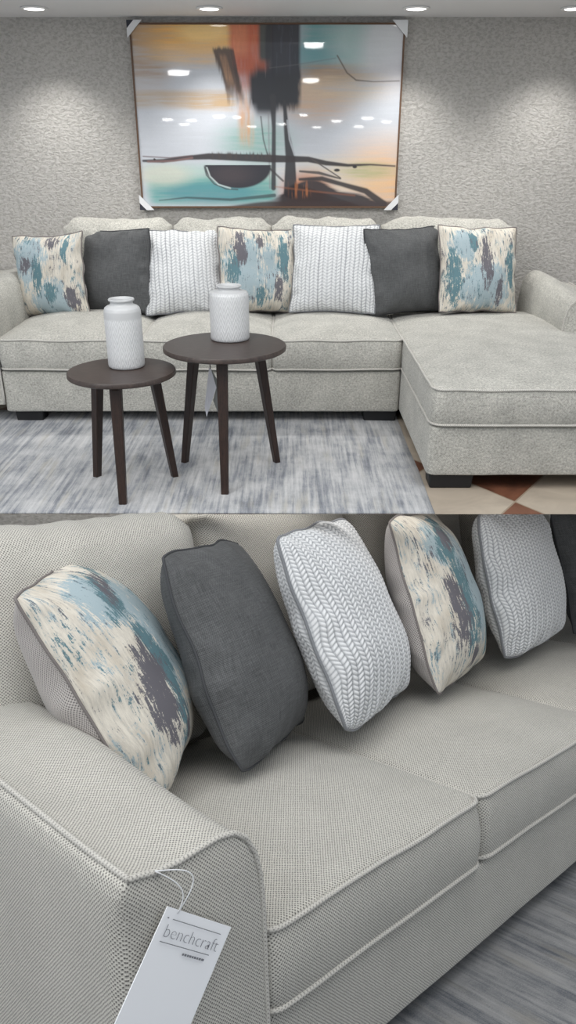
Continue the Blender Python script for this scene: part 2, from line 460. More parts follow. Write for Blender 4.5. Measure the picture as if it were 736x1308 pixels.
def seat_cushion(parent, x0, x1, y0, y1, z0, z1, crown, seed, mat, pm, rplan=.035, pr_=.0045, name='seat_cushion', step=.02):
    g = .002; hx, hy = (x1 - x0) / 2 - g, (y1 - y0) / 2 - g; cx, cy = (x0 + x1) / 2, (y0 + y1) / 2
    d = seat_disp(x0, x1, y0, y1, z0, z1, crown, seed)
    mb = MB(); slab(mb, cx, cy, hx, hy, z0, z1, rplan, .012, .012, d, step, 14, 5)
    c = mb.build(name, mat, parent)
    pm_b = MB(); out = rrect(hx, hy, rplan, step)
    for z in (z0 + .010, z1 - .008):
        pts = []
        for (x, y) in out:
            X, Y = cx + x * (1 + .001 / hx), cy + y * (1 + .001 / hy); q = d(X, Y, z); pts.append((X + q[0], Y + q[1], z + q[2] + (.002 if z > z0 + .05 else -.001)))
        tube(pm_b, pts, pr_, True, 7)
    pb = pm_b.build('piping', pm, c)
    return c

def back_cushion(parent, x0, x1, y0, y1, z0, z1, seed, mat, lean=.10, step=.022, lump=.012, rr=.05):
    cx, hx, cz, hz = (x0 + x1) / 2, (x1 - x0) / 2 - .002, (z0 + z1) / 2, (z1 - z0) / 2; th = y1 - y0
    mb = MB()
    def d(x, y, z):   # slab built flat: x, y(=height), z(=depth, front at z1)
        u = x / hx; v = y / hz; u = max(-1, min(1, u)); v = max(-1, min(1, v))
        t = (z) / (th / 2)
        f = .035 * (1 - abs(u) ** 2.4) * (1 - abs(v) ** 2.4) * t
        top = sm(.5, 1, v)
        dy = lump * (nz(x * 7, seed * 1.7, 0) + .5 * nz(x * 17, seed, 4)) * top - .03 * sm(.75, 1, abs(u)) * sm(.8, 1, v)
        f += .008 * nz(x * 8, y * 8, seed)
        return (.006 * nz(y * 8, seed) * sm(.8, 1, abs(u)), dy, f)
    slab(mb, 0, 0, hx, hz, -th / 2, th / 2, rr, th * .42, th * .42, d, step, 12, 3)
    out = []
    for (x, y, z) in mb.v:   # stand it up and lean it
        h = y + hz; out.append((cx + x, (y0 + y1) / 2 - z + lean * (h - hz), z0 + h))
    mb.v = out
    mb.f = [tuple(reversed(f)) for f in mb.f]; mb.f = [tuple(reversed(f)) for f in mb.f]
    return mb.build('back_cushion', mat, parent)

ARM_P = [(0, .09), (0, .20), (0, .32), (.0, .40), (.003, .45), (.012, .487), (.028, .515), (.05, .530), (.078, .534), (.11, .531), (.145, .527), (.18, .528), (.205, .533), (.222, .536), (.232, .530), (.238, .512), (.240, .48), (.240, .38), (.240, .24), (.240, .09)]
def arm(parent, xi, side, y0, y1, mat, pm, dz=0.0, rise=.07, pr_=.0045, widen=.03, drop=0.0, rc=.04):
    """side=-1: arm outward to -x. Front face at y0."""
    prof = []
    for (a, b) in zip(ARM_P[:-1], ARM_P[1:]):
        for k in range(3): prof.append((a[0] + (b[0] - a[0]) * k / 3, a[1] + (b[1] - a[1]) * k / 3))
    prof.append(ARM_P[-1]); n = len(prof)
    ys = [0, .002, .005, .010, .016, .024, .032, .042] + [.042 + (y1 - y0 - .042) * (k / 26) for k in range(1, 27)]
    def P(o, z, y, ins=0.0):
        t = sm(0, .6, y); zz = z + (dz + rise * t) * sm(.3, .5, z)
        oo = o * (1 + widen / .24 * t) + ins * (1 if o < .12 else -1)
        if z > .3: zz -= ins
        zz -= drop * sm(.05, .24, o) * sm(.3, .5, z)
        if o > .21 and y < rc: oo -= (rc - math.sqrt(max(0, rc * rc - (rc - y) ** 2))) * sm(.536, .44, z)
        w_ = .003 * nz(y * 7, z * 7, side) * sm(.02, .1, y)
        return (xi + side * (oo + w_), y0 + y, zz + w_)
    vs = []; mb = MB()
    for y in ys:
        ins = .005 if y == 0 else (.002 if y < .003 else 0)
        for (o, z) in prof: vs.append(P(o, z, y, ins))
    fs = []
    for i in range(len(ys) - 1):
        for k in range(n - 1):
            a = i * n + k; q = (a, a + n, a + n + 1, a + 1); fs.append(q if side > 0 else tuple(reversed(q)))
    # bottom, and front and back caps as strips between inner and outer sides
    L = (len(ys) - 1) * n
    f0 = tuple(range(n)); f1 = tuple(range(L, L + n))
    fs.append(f0 if side > 0 else tuple(reversed(f0))); fs.append(tuple(reversed(f1)) if side > 0 else f1)
    for i in range(len(ys) - 1):
        q = (i * n + n - 1, (i + 1) * n + n - 1, (i + 1) * n, i * n); fs.append(q if side > 0 else tuple(reversed(q)))
    mb.add(vs, fs); c = mb.build('arm', mat, parent, auto=50)
    pb = MB(); pts = [P(o, z, .003) for (o, z) in prof if True]
    # front welt from the inner foot over the crest to the outer corner, then back along the outer edge
    ic = max(i for i, (o, z) in enumerate(prof) if o <= .2221)
    tube(pb, [(p[0] + side * 0, p[1] - .001, p[2] + .001) for p in pts[:ic + 1]], pr_, False, 7)
    o_, z_ = prof[ic]
    tube(pb, [Vector(P(o_, z_, y)) + Vector((0, 0, .0015)) for y in [k * (y1 - y0) / 30 for k in range(31)]], pr_, False, 7)
    pb.build('piping', pm, c)
    return c

def base_box(parent, x0, x1, y0, y1, z0, z1, mat, r=.02, name='base'):
    mb = MB(); cx, cy = (x0 + x1) / 2, (y0 + y1) / 2
    def d(x, y, z): return (0, .003 * nz(x * 5, z * 8, 2.0) * (1 if y < cy else 0), .002 * nz(x * 6, 3.0) * (1 if z < .1 else 0))
    slab(mb, cx, cy, (x1 - x0) / 2, (y1 - y0) / 2, z0, z1, r, .008, .008, d, .04, 4, 4)
    return mb.build(name, mat, parent)

def foot(parent, x0, x1, y0, y1, h, taper=.006):
    mb = MB(); box(mb, x0, x1, y0, y1, 0, h, .004)
    mb.v = [(x + (taper * (1 if x > (x0 + x1) / 2 else -1)) * (z / h) * 1.0, y, z) for x, y, z in mb.v]
    return mb.build('leg', M['black'], parent)

# far sectional sofa (upper room)
S = thing('sectional_sofa', 'light grey chenille sectional sofa with chaise against the textured wall, seen from the front', 'sofa', (1.2, .4, 0), UP)
m_, p_ = M['chenille'], M['pipe']
base_box(S, -.035, 1.755, .004, .84, .055, .243, m_)
base_box(S, 1.757, 2.66, -.775, .84, .058, .243, m_, .03, 'chaise_base')
base_box(S, -.02, 2.30, .74, .85, .245, .66, m_, .03, 'back_frame')
seat_cushion(S, -.030, .60, -.006, .66, .244, SEAT, .045, 1.3, m_, p_)
seat_cushion(S, .60, 1.179, -.006, .66, .244, SEAT, .045, 2.3, m_, p_)
seat_cushion(S, 1.179, 1.755, -.006, .66, .244, SEAT, .040, 3.3, m_, p_)
seat_cushion(S, 1.757, 2.66, -.782, .66, .244, SEAT, .045, 4.3, m_, p_, .05, name='chaise_cushion')
arm(S, -.036, -1, .0, .84, m_, p_, .025, .035, drop=.03)
arm(S, 2.445, 1, .0, .72, m_, p_, .020, .030, drop=.07)
for i, (a, b) in enumerate(((.14, .68), (.68, 1.17), (1.17, 1.71), (1.71, 2.36))):
    back_cushion(S, a, b, .60, .75, .40, .835, 5.1 + i * 3.7, m_, lean=.06, lump=.016)
foot(S, 1.60, 1.745, .03, .12, .054); foot(S, 1.775, 1.93, -.755, -.66, .057); foot(S, .0, .12, .03, .12, .054)

# near sofa (lower display)
N = thing('sofa', 'light grey tweed sofa in close-up at the lower half, white tag hanging from its arm', 'sofa', (.9, .4, 0), LOW)
m_, p_ = M['chenille_near'], M['pipe']
base_box(N, -.0, 2.6, .004, .84, .045, .217, m_)
base_box(N, -.24, 2.6, .87, .95, .20, .68, m_, .03, 'back_frame')
for i, (a, b) in enumerate(((.0, .58), (.58, 1.16), (1.16, 1.76), (1.76, 2.5))):
    seat_cushion(N, a, b, -.004, .66, .218, .362, .035, 11.3 + i, m_, p_, .03, step=.014)
arm(N, -.001, -1, -.002, .66, m_, p_, 0.0, .06)
for i, (a, b, z) in enumerate(((-.16, .43, .922), (.43, 1.0, .94), (1.0, 1.58, .94), (1.58, 2.2, .94))):
    back_cushion(N, a, b, .62 if i == 0 else .66, .80 if i == 0 else .84, .375, z, 25.1 + i * 2.3, m_, step=.016, rr=.07)
foot(N, .03, .13, .03, .12, .044); foot(N, 1.55, 1.65, .03, .12, .044)

# ------------------------------------------------------------ throw pillows
def rv(v):
    v = Vector(v); a = v.length
    return Matrix.Rotation(a, 3, v.normalized()) if a > 1e-6 else Matrix.Identity(3)

def braid_h(x, z, cw, p):
    c = math.floor(x / cw); uf = x / cw - c; s = 1 if c % 2 == 0 else -1
    ph = z / p + s * (uf - .5) * .9
    f = ph - math.floor(ph)
    return (math.sin(PI * f) ** .6) * (1 - abs(2 * uf - 1) ** 4)

def blob(u, v, cu, cv, ru, rv_, rot=0.0):
    du, dv = u - cu, v - cv; c, s = math.cos(rot), math.sin(rot); a = (c * du + s * dv) / ru; b = (-s * du + c * dv) / rv_
    return max(0.0, 1 - a * a - b * b)

def pillow(kind, c, r, w, h, label, space, seed, t=.15, n=56, near=False, blobs=(), group=None, sag=.14, ears=.075, cw=.021, lump=.008, offs=(0, 0), ck=.03):
    T = thing('throw_pillow', label, 'pillow', c, space, group, rv(r))
    def P(u, v, side, f=1.0):
        x = w / 2 * u * (1 - ears * (1 - v * v) * abs(u) ** 3); z = h / 2 * v * (1 - ears * (1 - u * u) * abs(v) ** 3)
        kk = 1 - ck * (abs(u) ** 5) * (abs(v) ** 5); x *= kk; z *= kk
        fu = max(0.0, 1 - abs(u) ** 2.6) ** .62; fv = max(0.0, 1 - abs(v) ** 2.6) ** .62
        th = t / 2 * fu * fv * (1 - sag * v)
        edge = 1 - fu * fv
        wr = .0058 * math.sin(11 * math.atan2(v, u) + 3 * nz(u * 2, v * 2, seed)) * sm(.25, .7, edge) * sm(1.0, .8, edge)
        wr += lump * .6 * nz(u * 2.4, v * 2.4, seed) * fu * fv
        com = lump * nz(u * 1.7, v * 1.7, seed + 9) + .010 * nz(u * 1.1 + 4, v * 1.1, seed)
        return Vector((x + .008 * nz(v * 2.6, seed) * abs(u), side * (-th - wr * f) + com, z + .008 * nz(u * 2.6, seed + 5) * abs(v)))
    par = []
    for k in range(n + 1):
        s = -1 + 2 * k / n; par.append(.45 * s + .55 * math.sin(PI / 2 * s))
    braid = kind == 'braid'
    for side, nm in ((1, 'front_cover'), (-1, 'back_cover')):
        if braid and side == 1: pn = n
        mb = MB(); vs = []; uvs = []; cols = []
        def arcs(f):
            q = [f(s_) for s_ in par]; a_ = [0.0]
            for i_ in range(n): a_.append(a_[-1] + (q[i_ + 1] - q[i_]).length)
            return [x_ - a_[-1] / 2 for x_ in a_]
        AU = arcs(lambda s_: P(s_, .1, side, 0)); AV = arcs(lambda s_: P(.1, s_, side, 0))
        for jv, v in enumerate(par):
            for iu, u in enumerate(par):
                p = P(u, v, side)
                if braid:
                    e = 1e-3
                    hh = braid_h(AU[iu] + .5 + offs[0], AV[jv] + .5, cw, cw * .72)
                    fade = min(1, (1 - max(abs(u), abs(v))) * 18 + .25)
                    p = p + Vector((u * .3, -side, v * .3)).normalized() * .0042 * (hh - .3) * fade
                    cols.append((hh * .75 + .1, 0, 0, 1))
                elif kind == 'pattern' and side == 1:
                    U, V = (u + 1) / 2, (v + 1) / 2; T_ = [0.0, 0.0, 0.0]
                    for (ch, cu, cv, ru, rv_, *ro) in blobs:
                        T_[ch] = max(T_[ch], 1.0 * blob(U + .03 * nz(V * 6, U * 6, seed), V, cu, cv, ru, rv_, ro[0] if ro else 0) ** .7)
                    g = nz(U * 7, V * 1.6, seed + 20); g2 = nz(U * 9, V * 1.8, seed + 40); g3 = nz(U * 8, V * 1.7, seed + 60)
                    cols.append((T_[0], T_[1], T_[2], 1))
                else: cols.append((.5, .5, .5, 1))
                vs.append(p); uvs.append((AU[iu] + seed, AV[jv]))
        m = n + 1; fs = []
        for j in range(n):
            for i in range(n):
                a = j * m + i; q = (a, a + 1, a + 1 + m, a + m); fs.append(q if side == 1 else tuple(reversed(q)))
        mb.add(vs, fs)
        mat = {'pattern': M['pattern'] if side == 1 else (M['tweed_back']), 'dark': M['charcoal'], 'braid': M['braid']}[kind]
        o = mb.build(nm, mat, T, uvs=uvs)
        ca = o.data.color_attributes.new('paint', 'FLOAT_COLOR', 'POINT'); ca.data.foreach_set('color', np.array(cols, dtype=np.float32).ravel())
        if kind == 'pattern': o['label'] = 'brushed teal and cream printed face' if side == 1 else 'plain grey tweed reverse'
    K = 40; loop = []
    for k in range(K): loop.append((-1 + 2 * k / K, -1))
    for k in range(K): loop.append((1, -1 + 2 * k / K))
    for k in range(K): loop.append((1 - 2 * k / K, 1))
    for k in range(K): loop.append((-1, 1 - 2 * k / K))
    mb = MB(); tube(mb, [P(u, v, 1, 0) + Vector((u * .001, 0, v * .001)) for u, v in loop], .003 if kind != 'braid' else .004, True, 7)
    mb.build('piping' if kind != 'braid' else 'seam', {'pattern': M['dark_pipe'] , 'dark': M['charcoal_pipe'], 'braid': M['braid']}[kind], T)
    return T
NEAR_B = [(1, .24, .40, .12, .26, -.1), (1, .45, .82, .16, .08, .5), (1, .36, .14, .05, .08), (0, .36, .40, .13, .36, -.1), (0, .45, .82, .3, .10, .5), (2, .55, .55, .26, .4, 0), (0, .72, .25, .05, .22), (2, .3, .8, .2, .15), (0, .25, .42, .05, .06)]
FAR1 = [(1, .24, .62, .10, .12), (0, .42, .5, .09, .30), (1, .62, .9, .10, .12), (0, .80, .80, .06, .2), (2, .3, .7, .3, .3), (1, .85, .25, .12, .2), (0, .6, .3, .10, .15), (2, .6, .2, .3, .3)]
FAR4 = [(1, .25, .72, .07, .26), (0, .15, .5, .10, .28), (0, .78, .62, .10, .32), (1, .7, .3, .07, .2), (1, .5, .85, .06, .12), (2, .4, .5, .4, .4), (0, .5, .2, .08, .18)]
FAR7 = [(1, .52, .55, .08, .36), (0, .12, .4, .11, .36), (0, .38, .8, .06, .14), (0, .85, .55, .07, .3), (1, .7, .25, .06, .2), (2, .5, .3, .4, .3), (2, .25, .75, .2, .2)]
pillow('pattern', (.098, .50, .584), (-.15, -.05, -.29), .40, .40, 'teal and cream brushed-print pillow leaning against the left arm of the far sofa', UP, 1.0, blobs=FAR1, ears=.11)
pillow('dark', (.409, .535, .600), (-.19, -.018, -.40), .409, .40, 'charcoal pillow on the far sofa between the leftmost printed pillow and a braided one', UP, 2.0)
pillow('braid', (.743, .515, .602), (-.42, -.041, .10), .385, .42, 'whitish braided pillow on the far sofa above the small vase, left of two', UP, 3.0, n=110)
pillow('pattern', (1.103, .50, .608), (-.2, .036, .35), .405, .40, 'teal and cream printed pillow in the middle of the far sofa behind the squat vase', UP, 4.0, blobs=FAR4)
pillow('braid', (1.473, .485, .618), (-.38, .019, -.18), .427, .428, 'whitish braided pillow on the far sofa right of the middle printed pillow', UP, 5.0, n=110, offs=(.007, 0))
pillow('dark', (1.817, .50, .608), (-.24, -.062, .38), .422, .41, 'charcoal pillow on the far sofa beside the chaise', UP, 6.0)
pillow('pattern', (2.17, .505, .612), (-.30, .008, .25), .42, .414, 'teal, grey and cream printed pillow at the right end of the far sofa', UP, 7.0, blobs=FAR7)

pillow('pattern', (.095, .555, .625), (-.42, -.24, .78), .42, .485, 'large cream, teal and grey brushed-print pillow wedged behind the near sofa arm', LOW, 11.0, n=100, blobs=NEAR_B, t=.24, ck=.03, ears=.05)
pillow('dark', (.375, .48, .633), (-.38, -.04, .43), .385, .475, 'charcoal linen pillow with piped edges, second from left on the near sofa', LOW, 12.0, n=80, t=.19, ck=.06, ears=.03)
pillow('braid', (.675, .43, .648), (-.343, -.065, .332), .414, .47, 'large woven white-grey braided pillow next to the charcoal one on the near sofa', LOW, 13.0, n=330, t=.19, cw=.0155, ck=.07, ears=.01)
pillow('pattern', (1.036, .42, .642), (-.287, .0, .33), .425, .465, 'cream and teal printed pillow between the two braided pillows of the near sofa', LOW, 14.0, n=90, blobs=NEAR_B, t=.20, ck=.06, ears=.02)
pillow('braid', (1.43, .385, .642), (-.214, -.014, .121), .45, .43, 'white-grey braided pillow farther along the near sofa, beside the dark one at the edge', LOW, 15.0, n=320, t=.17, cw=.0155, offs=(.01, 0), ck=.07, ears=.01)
pillow('dark', (1.915, .375, .624), (-.16, -.073, -.05), .452, .426, 'black-grey pillow cut off by the right edge on the near sofa', LOW, 16.0, n=60, t=.17, ck=.06)

# ------------------------------------------------------------ side tables
def side_table(cx, cy, r, z, rf, label, rt=.135, lw0=.040, lw1=.027):
    T = thing('side_table', label, 'table', (cx, cy, 0), WORLD, 'round three-legged side tables')
    mb = MB(); lathe(mb, [(r * .5, z - .019), (r - .006, z - .019), (r, z - .015), (r, z - .004), (r - .003, z), (r * .6, z), (r * .02, z)], cx, cy, 72)
    mb.build('table_top', M['top_wood'], T, auto=40)
    for k in range(3):
        a = -PI / 2 + k * 2 * PI / 3; ca, sa = math.cos(a), math.sin(a)
        mb = MB(); vs = []
        for (zz, rr, hw) in ((.006, rf, lw1 / 2), (z - .019, rt, lw0 / 2)):
            for (p, q) in ((-1, -1), (1, -1), (1, 1), (-1, 1)):
                rad = rr + p * hw * .85; tn = q * hw
                vs.append((cx + ca * rad - sa * tn, cy + sa * rad + ca * tn, zz))
        # chamfer the corners by building an octagonal section
        oc = []
        for lay in (0, 1):
            c4 = [Vector(v) for v in vs[lay * 4:lay * 4 + 4]]
            for i in range(4):
                a_, b_ = c4[i], c4[(i + 1) % 4]; oc += [a_.lerp(b_, .1), a_.lerp(b_, .9)]
        fs = [(i, (i + 1) % 8, 8 + (i + 1) % 8, 8 + i) for i in range(8)] + [tuple(reversed(range(8))), tuple(range(8, 16))]
        mb.add(oc, fs); mb.build('leg', M['leg_wood'], T, smooth=False)
    mb = MB()
    for k in range(3):   # tapered rails meeting under the top
        a = -PI / 2 + k * 2 * PI / 3; ca, sa = math.cos(a), math.sin(a); hw = .011
        vs = []
        for (rad, zb) in ((0.0, z - .045), (rt - .03, z - .045), (rt - .012, z - .06), (rt + .035, z - .024)):
            for q in (-1, 1):
                vs.append((cx + ca * rad - sa * q * hw, cy + sa * rad + ca * q * hw, zb)); vs.append((cx + ca * rad - sa * q * hw, cy + sa * rad + ca * q * hw, z - .0191))
        fs = []
        for i in range(3):
            b = i * 4; c = b + 4; fs += [(b, c, c + 1, b + 1), (b + 2, b + 3, c + 3, c + 2), (b, b + 2, c + 2, c), (b + 1, c + 1, c + 3, b + 3)]
        fs += [(0, 1, 3, 2), (12, 14, 15, 13)]
        mb.add(vs, fs)
    mb.build('rail', M['leg_wood'], T, smooth=False)
    return T
side_table(-.229, 2.824, .2225, .500, .212, 'taller dark wooden three-legged side table under the squat vase, right of two')
side_table(-.582, 2.693, .188, .441, .171, 'lower dark wooden three-legged side table under the tall vase, left of two', rt=.115)

def vase(cx, cy, z, R, H, rim, label):
    mb = MB(); n = 64
    sh = H * .17
    prof = [(R * .9, 0), (R * .97, .003), (R, .010), (R, H - sh - .016), (R * .985, H - sh), (R * .93, H - sh + .010), (R * .82, H - sh * .62), (rim * .93, H - sh * .50), (rim * .88, H - sh * .42), (rim * .87, H - sh * .26), (rim * .9, H - sh * .2), (rim, H - sh * .16), (rim * 1.01, H - sh * .05), (rim * .97, H), (rim * .86, H - .002), (rim * .78, H - .008), (rim * .78, H - .04), (R * .8, H - .08), (R * .8, .02), (.004, .015)]
    fine = []
    for (a, b) in zip(prof[:-1], prof[1:]):
        for k in range(4): fine.append((a[0] + (b[0] - a[0]) * k / 4, a[1] + (b[1] - a[1]) * k / 4))
    fine.append(prof[-1])
    lathe(mb, [(r, z + h) for r, h in fine], cx, cy, n)
    uvs = [(k / n * 2, (h if i < 52 else 1.0)) for i, (r, h) in enumerate(fine) for k in range(n)]
    o = mb.build('vase', M['vase'], base=(cx, cy, z), uvs=uvs, auto=60)
    tag(o, label, 'vase', 'white embossed vases'); return o
vase(-.573, 2.745, .441, .064, .236, .044, 'taller slim white embossed ceramic vase on the lower side table')
vase(-.215, 2.915, .500, .072, .196, .046, 'squat wide white embossed ceramic vase on the taller side table')

# ------------------------------------------------------------ hang tags
def card(mb, P0, ux, uy, w, h, th, bend=0.0, n=8):
    nrm = ux.cross(uy).normalized(); vs = []
    for i in range(n + 1):
        f = i / n
        for s in (0, 1):
            for t in (0, 1):
                vs.append(P0 + ux * w * s + uy * h * f + nrm * (th * t + bend * math.sin(PI * f)))
    fs = []
    for i in range(n):
        a = i * 4; b = a + 4; fs += [(a, a + 2, b + 2, b), (a + 1, b + 1, b + 3, a + 3), (a, b, b + 1, a + 1), (a + 2, a + 3, b + 3, b + 2)]
    fs += [(0, 1, 3, 2), (n * 4, n * 4 + 2, n * 4 + 3, n * 4 + 1)]
    mb.add(vs, fs)

T = thing('hang_tag', 'folded white paper tag on a dark cord hanging beneath the taller side table', 'tag', (-.286, 2.84, .22), WORLD)
def tri(mb, pts, th=.0008):
    a = [Vector(p) for p in pts]; n = (a[1] - a[0]).cross(a[2] - a[0]).normalized() * th; k = len(a)
    mb.add(a + [p + n for p in a], [tuple(reversed(range(k))), tuple(range(k, 2 * k))] + [(i, (i + 1) % k, k + (i + 1) % k, k + i) for i in range(k)])
def tp(px, py, y):   # tag outline laid out in its own hanging plane
    return ((px - 268) * .00293 - .288, y, .452 - (py - 460) * .00299)
mb = MB(); tri(mb, [tp(267, 474, 2.84), tp(269, 474, 2.84), tp(275, 500, 2.85), tp(261.5, 536, 2.83), tp(259.5, 522, 2.83)]); mb.build('leaflet', plain('tag_paper_front', srgb(214, 214, 220), .7), T, smooth=False)
mb = MB(); tri(mb, [tp(269, 475, 2.845), tp(280, 499, 2.87), tp(278.5, 516, 2.87), tp(276, 535, 2.86), tp(270, 517, 2.855), tp(275, 500, 2.852)]); mb.build('leaflet', plain('tag_paper_back', srgb(132, 134, 132), .7), T, smooth=False)
mb = MB(); tube(mb, [(-.288, 2.84, .482), (-.287, 2.84, .45), (-.2865, 2.84, .408)], .0016, False, 6); mb.build('cord', M['black'], T)

# white product tag on the near arm (lies against its front face)
UX = Vector((.103, 0, -.078)).normalized(); UY = Vector((-.078, 0, -.103)).normalized()
P0 = Vector((-.176, -.014, .486))
T = thing('product_tag', 'long white card tag with grey lettering, hanging on the near sofa arm', 'tag', (-.176, -.014, .486), LOW)
mb = MB(); card(mb, P0, UX, UY, .129, .30, .0012, 0.0); ck = mb.build('card', M['white_paper'], T, smooth=False)
def text_part(name, s, size, org, ux, uy, mat, parent, squeeze=1.0):
    cu = bpy.data.curves.new(name, 'FONT'); cu.body = s; cu.space_character = 1.0; cu.size = size; cu.offset = -.0006; cu.extrude = .00015; cu.resolution_u = 3
    ob = bpy.data.objects.new(name, cu); COL.objects.link(ob)
    dg = bpy.context.evaluated_depsgraph_get(); me = bpy.data.meshes.new_from_object(ob.evaluated_get(dg)); bpy.data.objects.remove(ob)
    nrm = ux.cross(-uy)
    b = Vector(T['_b'])
    for v in me.vertices:
        q = v.co.copy(); v.co = org + ux * (q.x * squeeze) - uy * q.y + nrm * q.z - b
    me.materials.clear(); me.materials.append(mat)
    o = bpy.data.objects.new(name, me); COL.objects.link(o); o.parent = parent; return o
NRM = Vector((0, -1, 0))
def on(a, b): return P0 + UX * a + UY * b + NRM * .0024
text_part('lettering', 'benchcraft', .0235, on(.010, .0345), UX, UY, M['ink'], ck, 1.07)
mb = MB()
def strip(a0, a1, b0, b1):
    q = [on(a0, b0), on(a1, b0), on(a1, b1), on(a0, b1)]; q2 = [p + NRM * .0003 for p in q]
    mb.add(q + q2, [(3, 2, 1, 0), (4, 5, 6, 7), (0, 1, 5, 4), (1, 2, 6, 5), (2, 3, 7, 6), (3, 0, 4, 7)])
strip(.016, .112, .0115, .0124); strip(.010, .106, .0400, .0409)
x = .058
for L_ in (.003, .004, .003, .004, .003, .004, .003, .004, .005): strip(x, x + L_, .0465, .0492); x += L_ + .0012
strip(.006, .0085, .011, .0125)
mb.build('rule_lines', M['ink'], ck, smooth=False)
mb = MB(); a = Vector((-.187, -.006, .535)); b_ = P0 + UX * .02 + UY * .004 + NRM * .002
pts = []
for k in range(21):
    f = k / 20; p = a.lerp(b_, f) + Vector((.035 * math.sin(PI * f), -.010 * math.sin(PI * f), .012 * math.sin(PI * f))); pts.append(p)
tube(mb, pts, .0009, False, 6)
pts = [a.lerp(b_, k / 20) + Vector((.018 * math.sin(PI * k / 20), -.008 * math.sin(PI * k / 20), .0)) for k in range(21)]
tube(mb, pts, .0008, False, 6); mb.build('plastic_loop', M['plastic'], T)

# ------------------------------------------------------------ painting
def vnoise(rng, h, w, gy, gx):
    g = rng.random((gy + 1, gx + 1)); y = np.linspace(0, gy - 1e-6, h); x = np.linspace(0, gx - 1e-6, w)
    yi = y.astype(int); xi = x.astype(int); fy = (y - yi)[:, None]; fx = (x - xi)[None]; fy = fy * fy * (3 - 2 * fy); fx = fx * fx * (3 - 2 * fx)
    a = g[yi][:, xi]; b = g[yi][:, xi + 1]; c = g[yi + 1][:, xi]; d = g[yi + 1][:, xi + 1]
    return (a * (1 - fx) + b * fx) * (1 - fy) + (c * (1 - fx) + d * fx) * fy

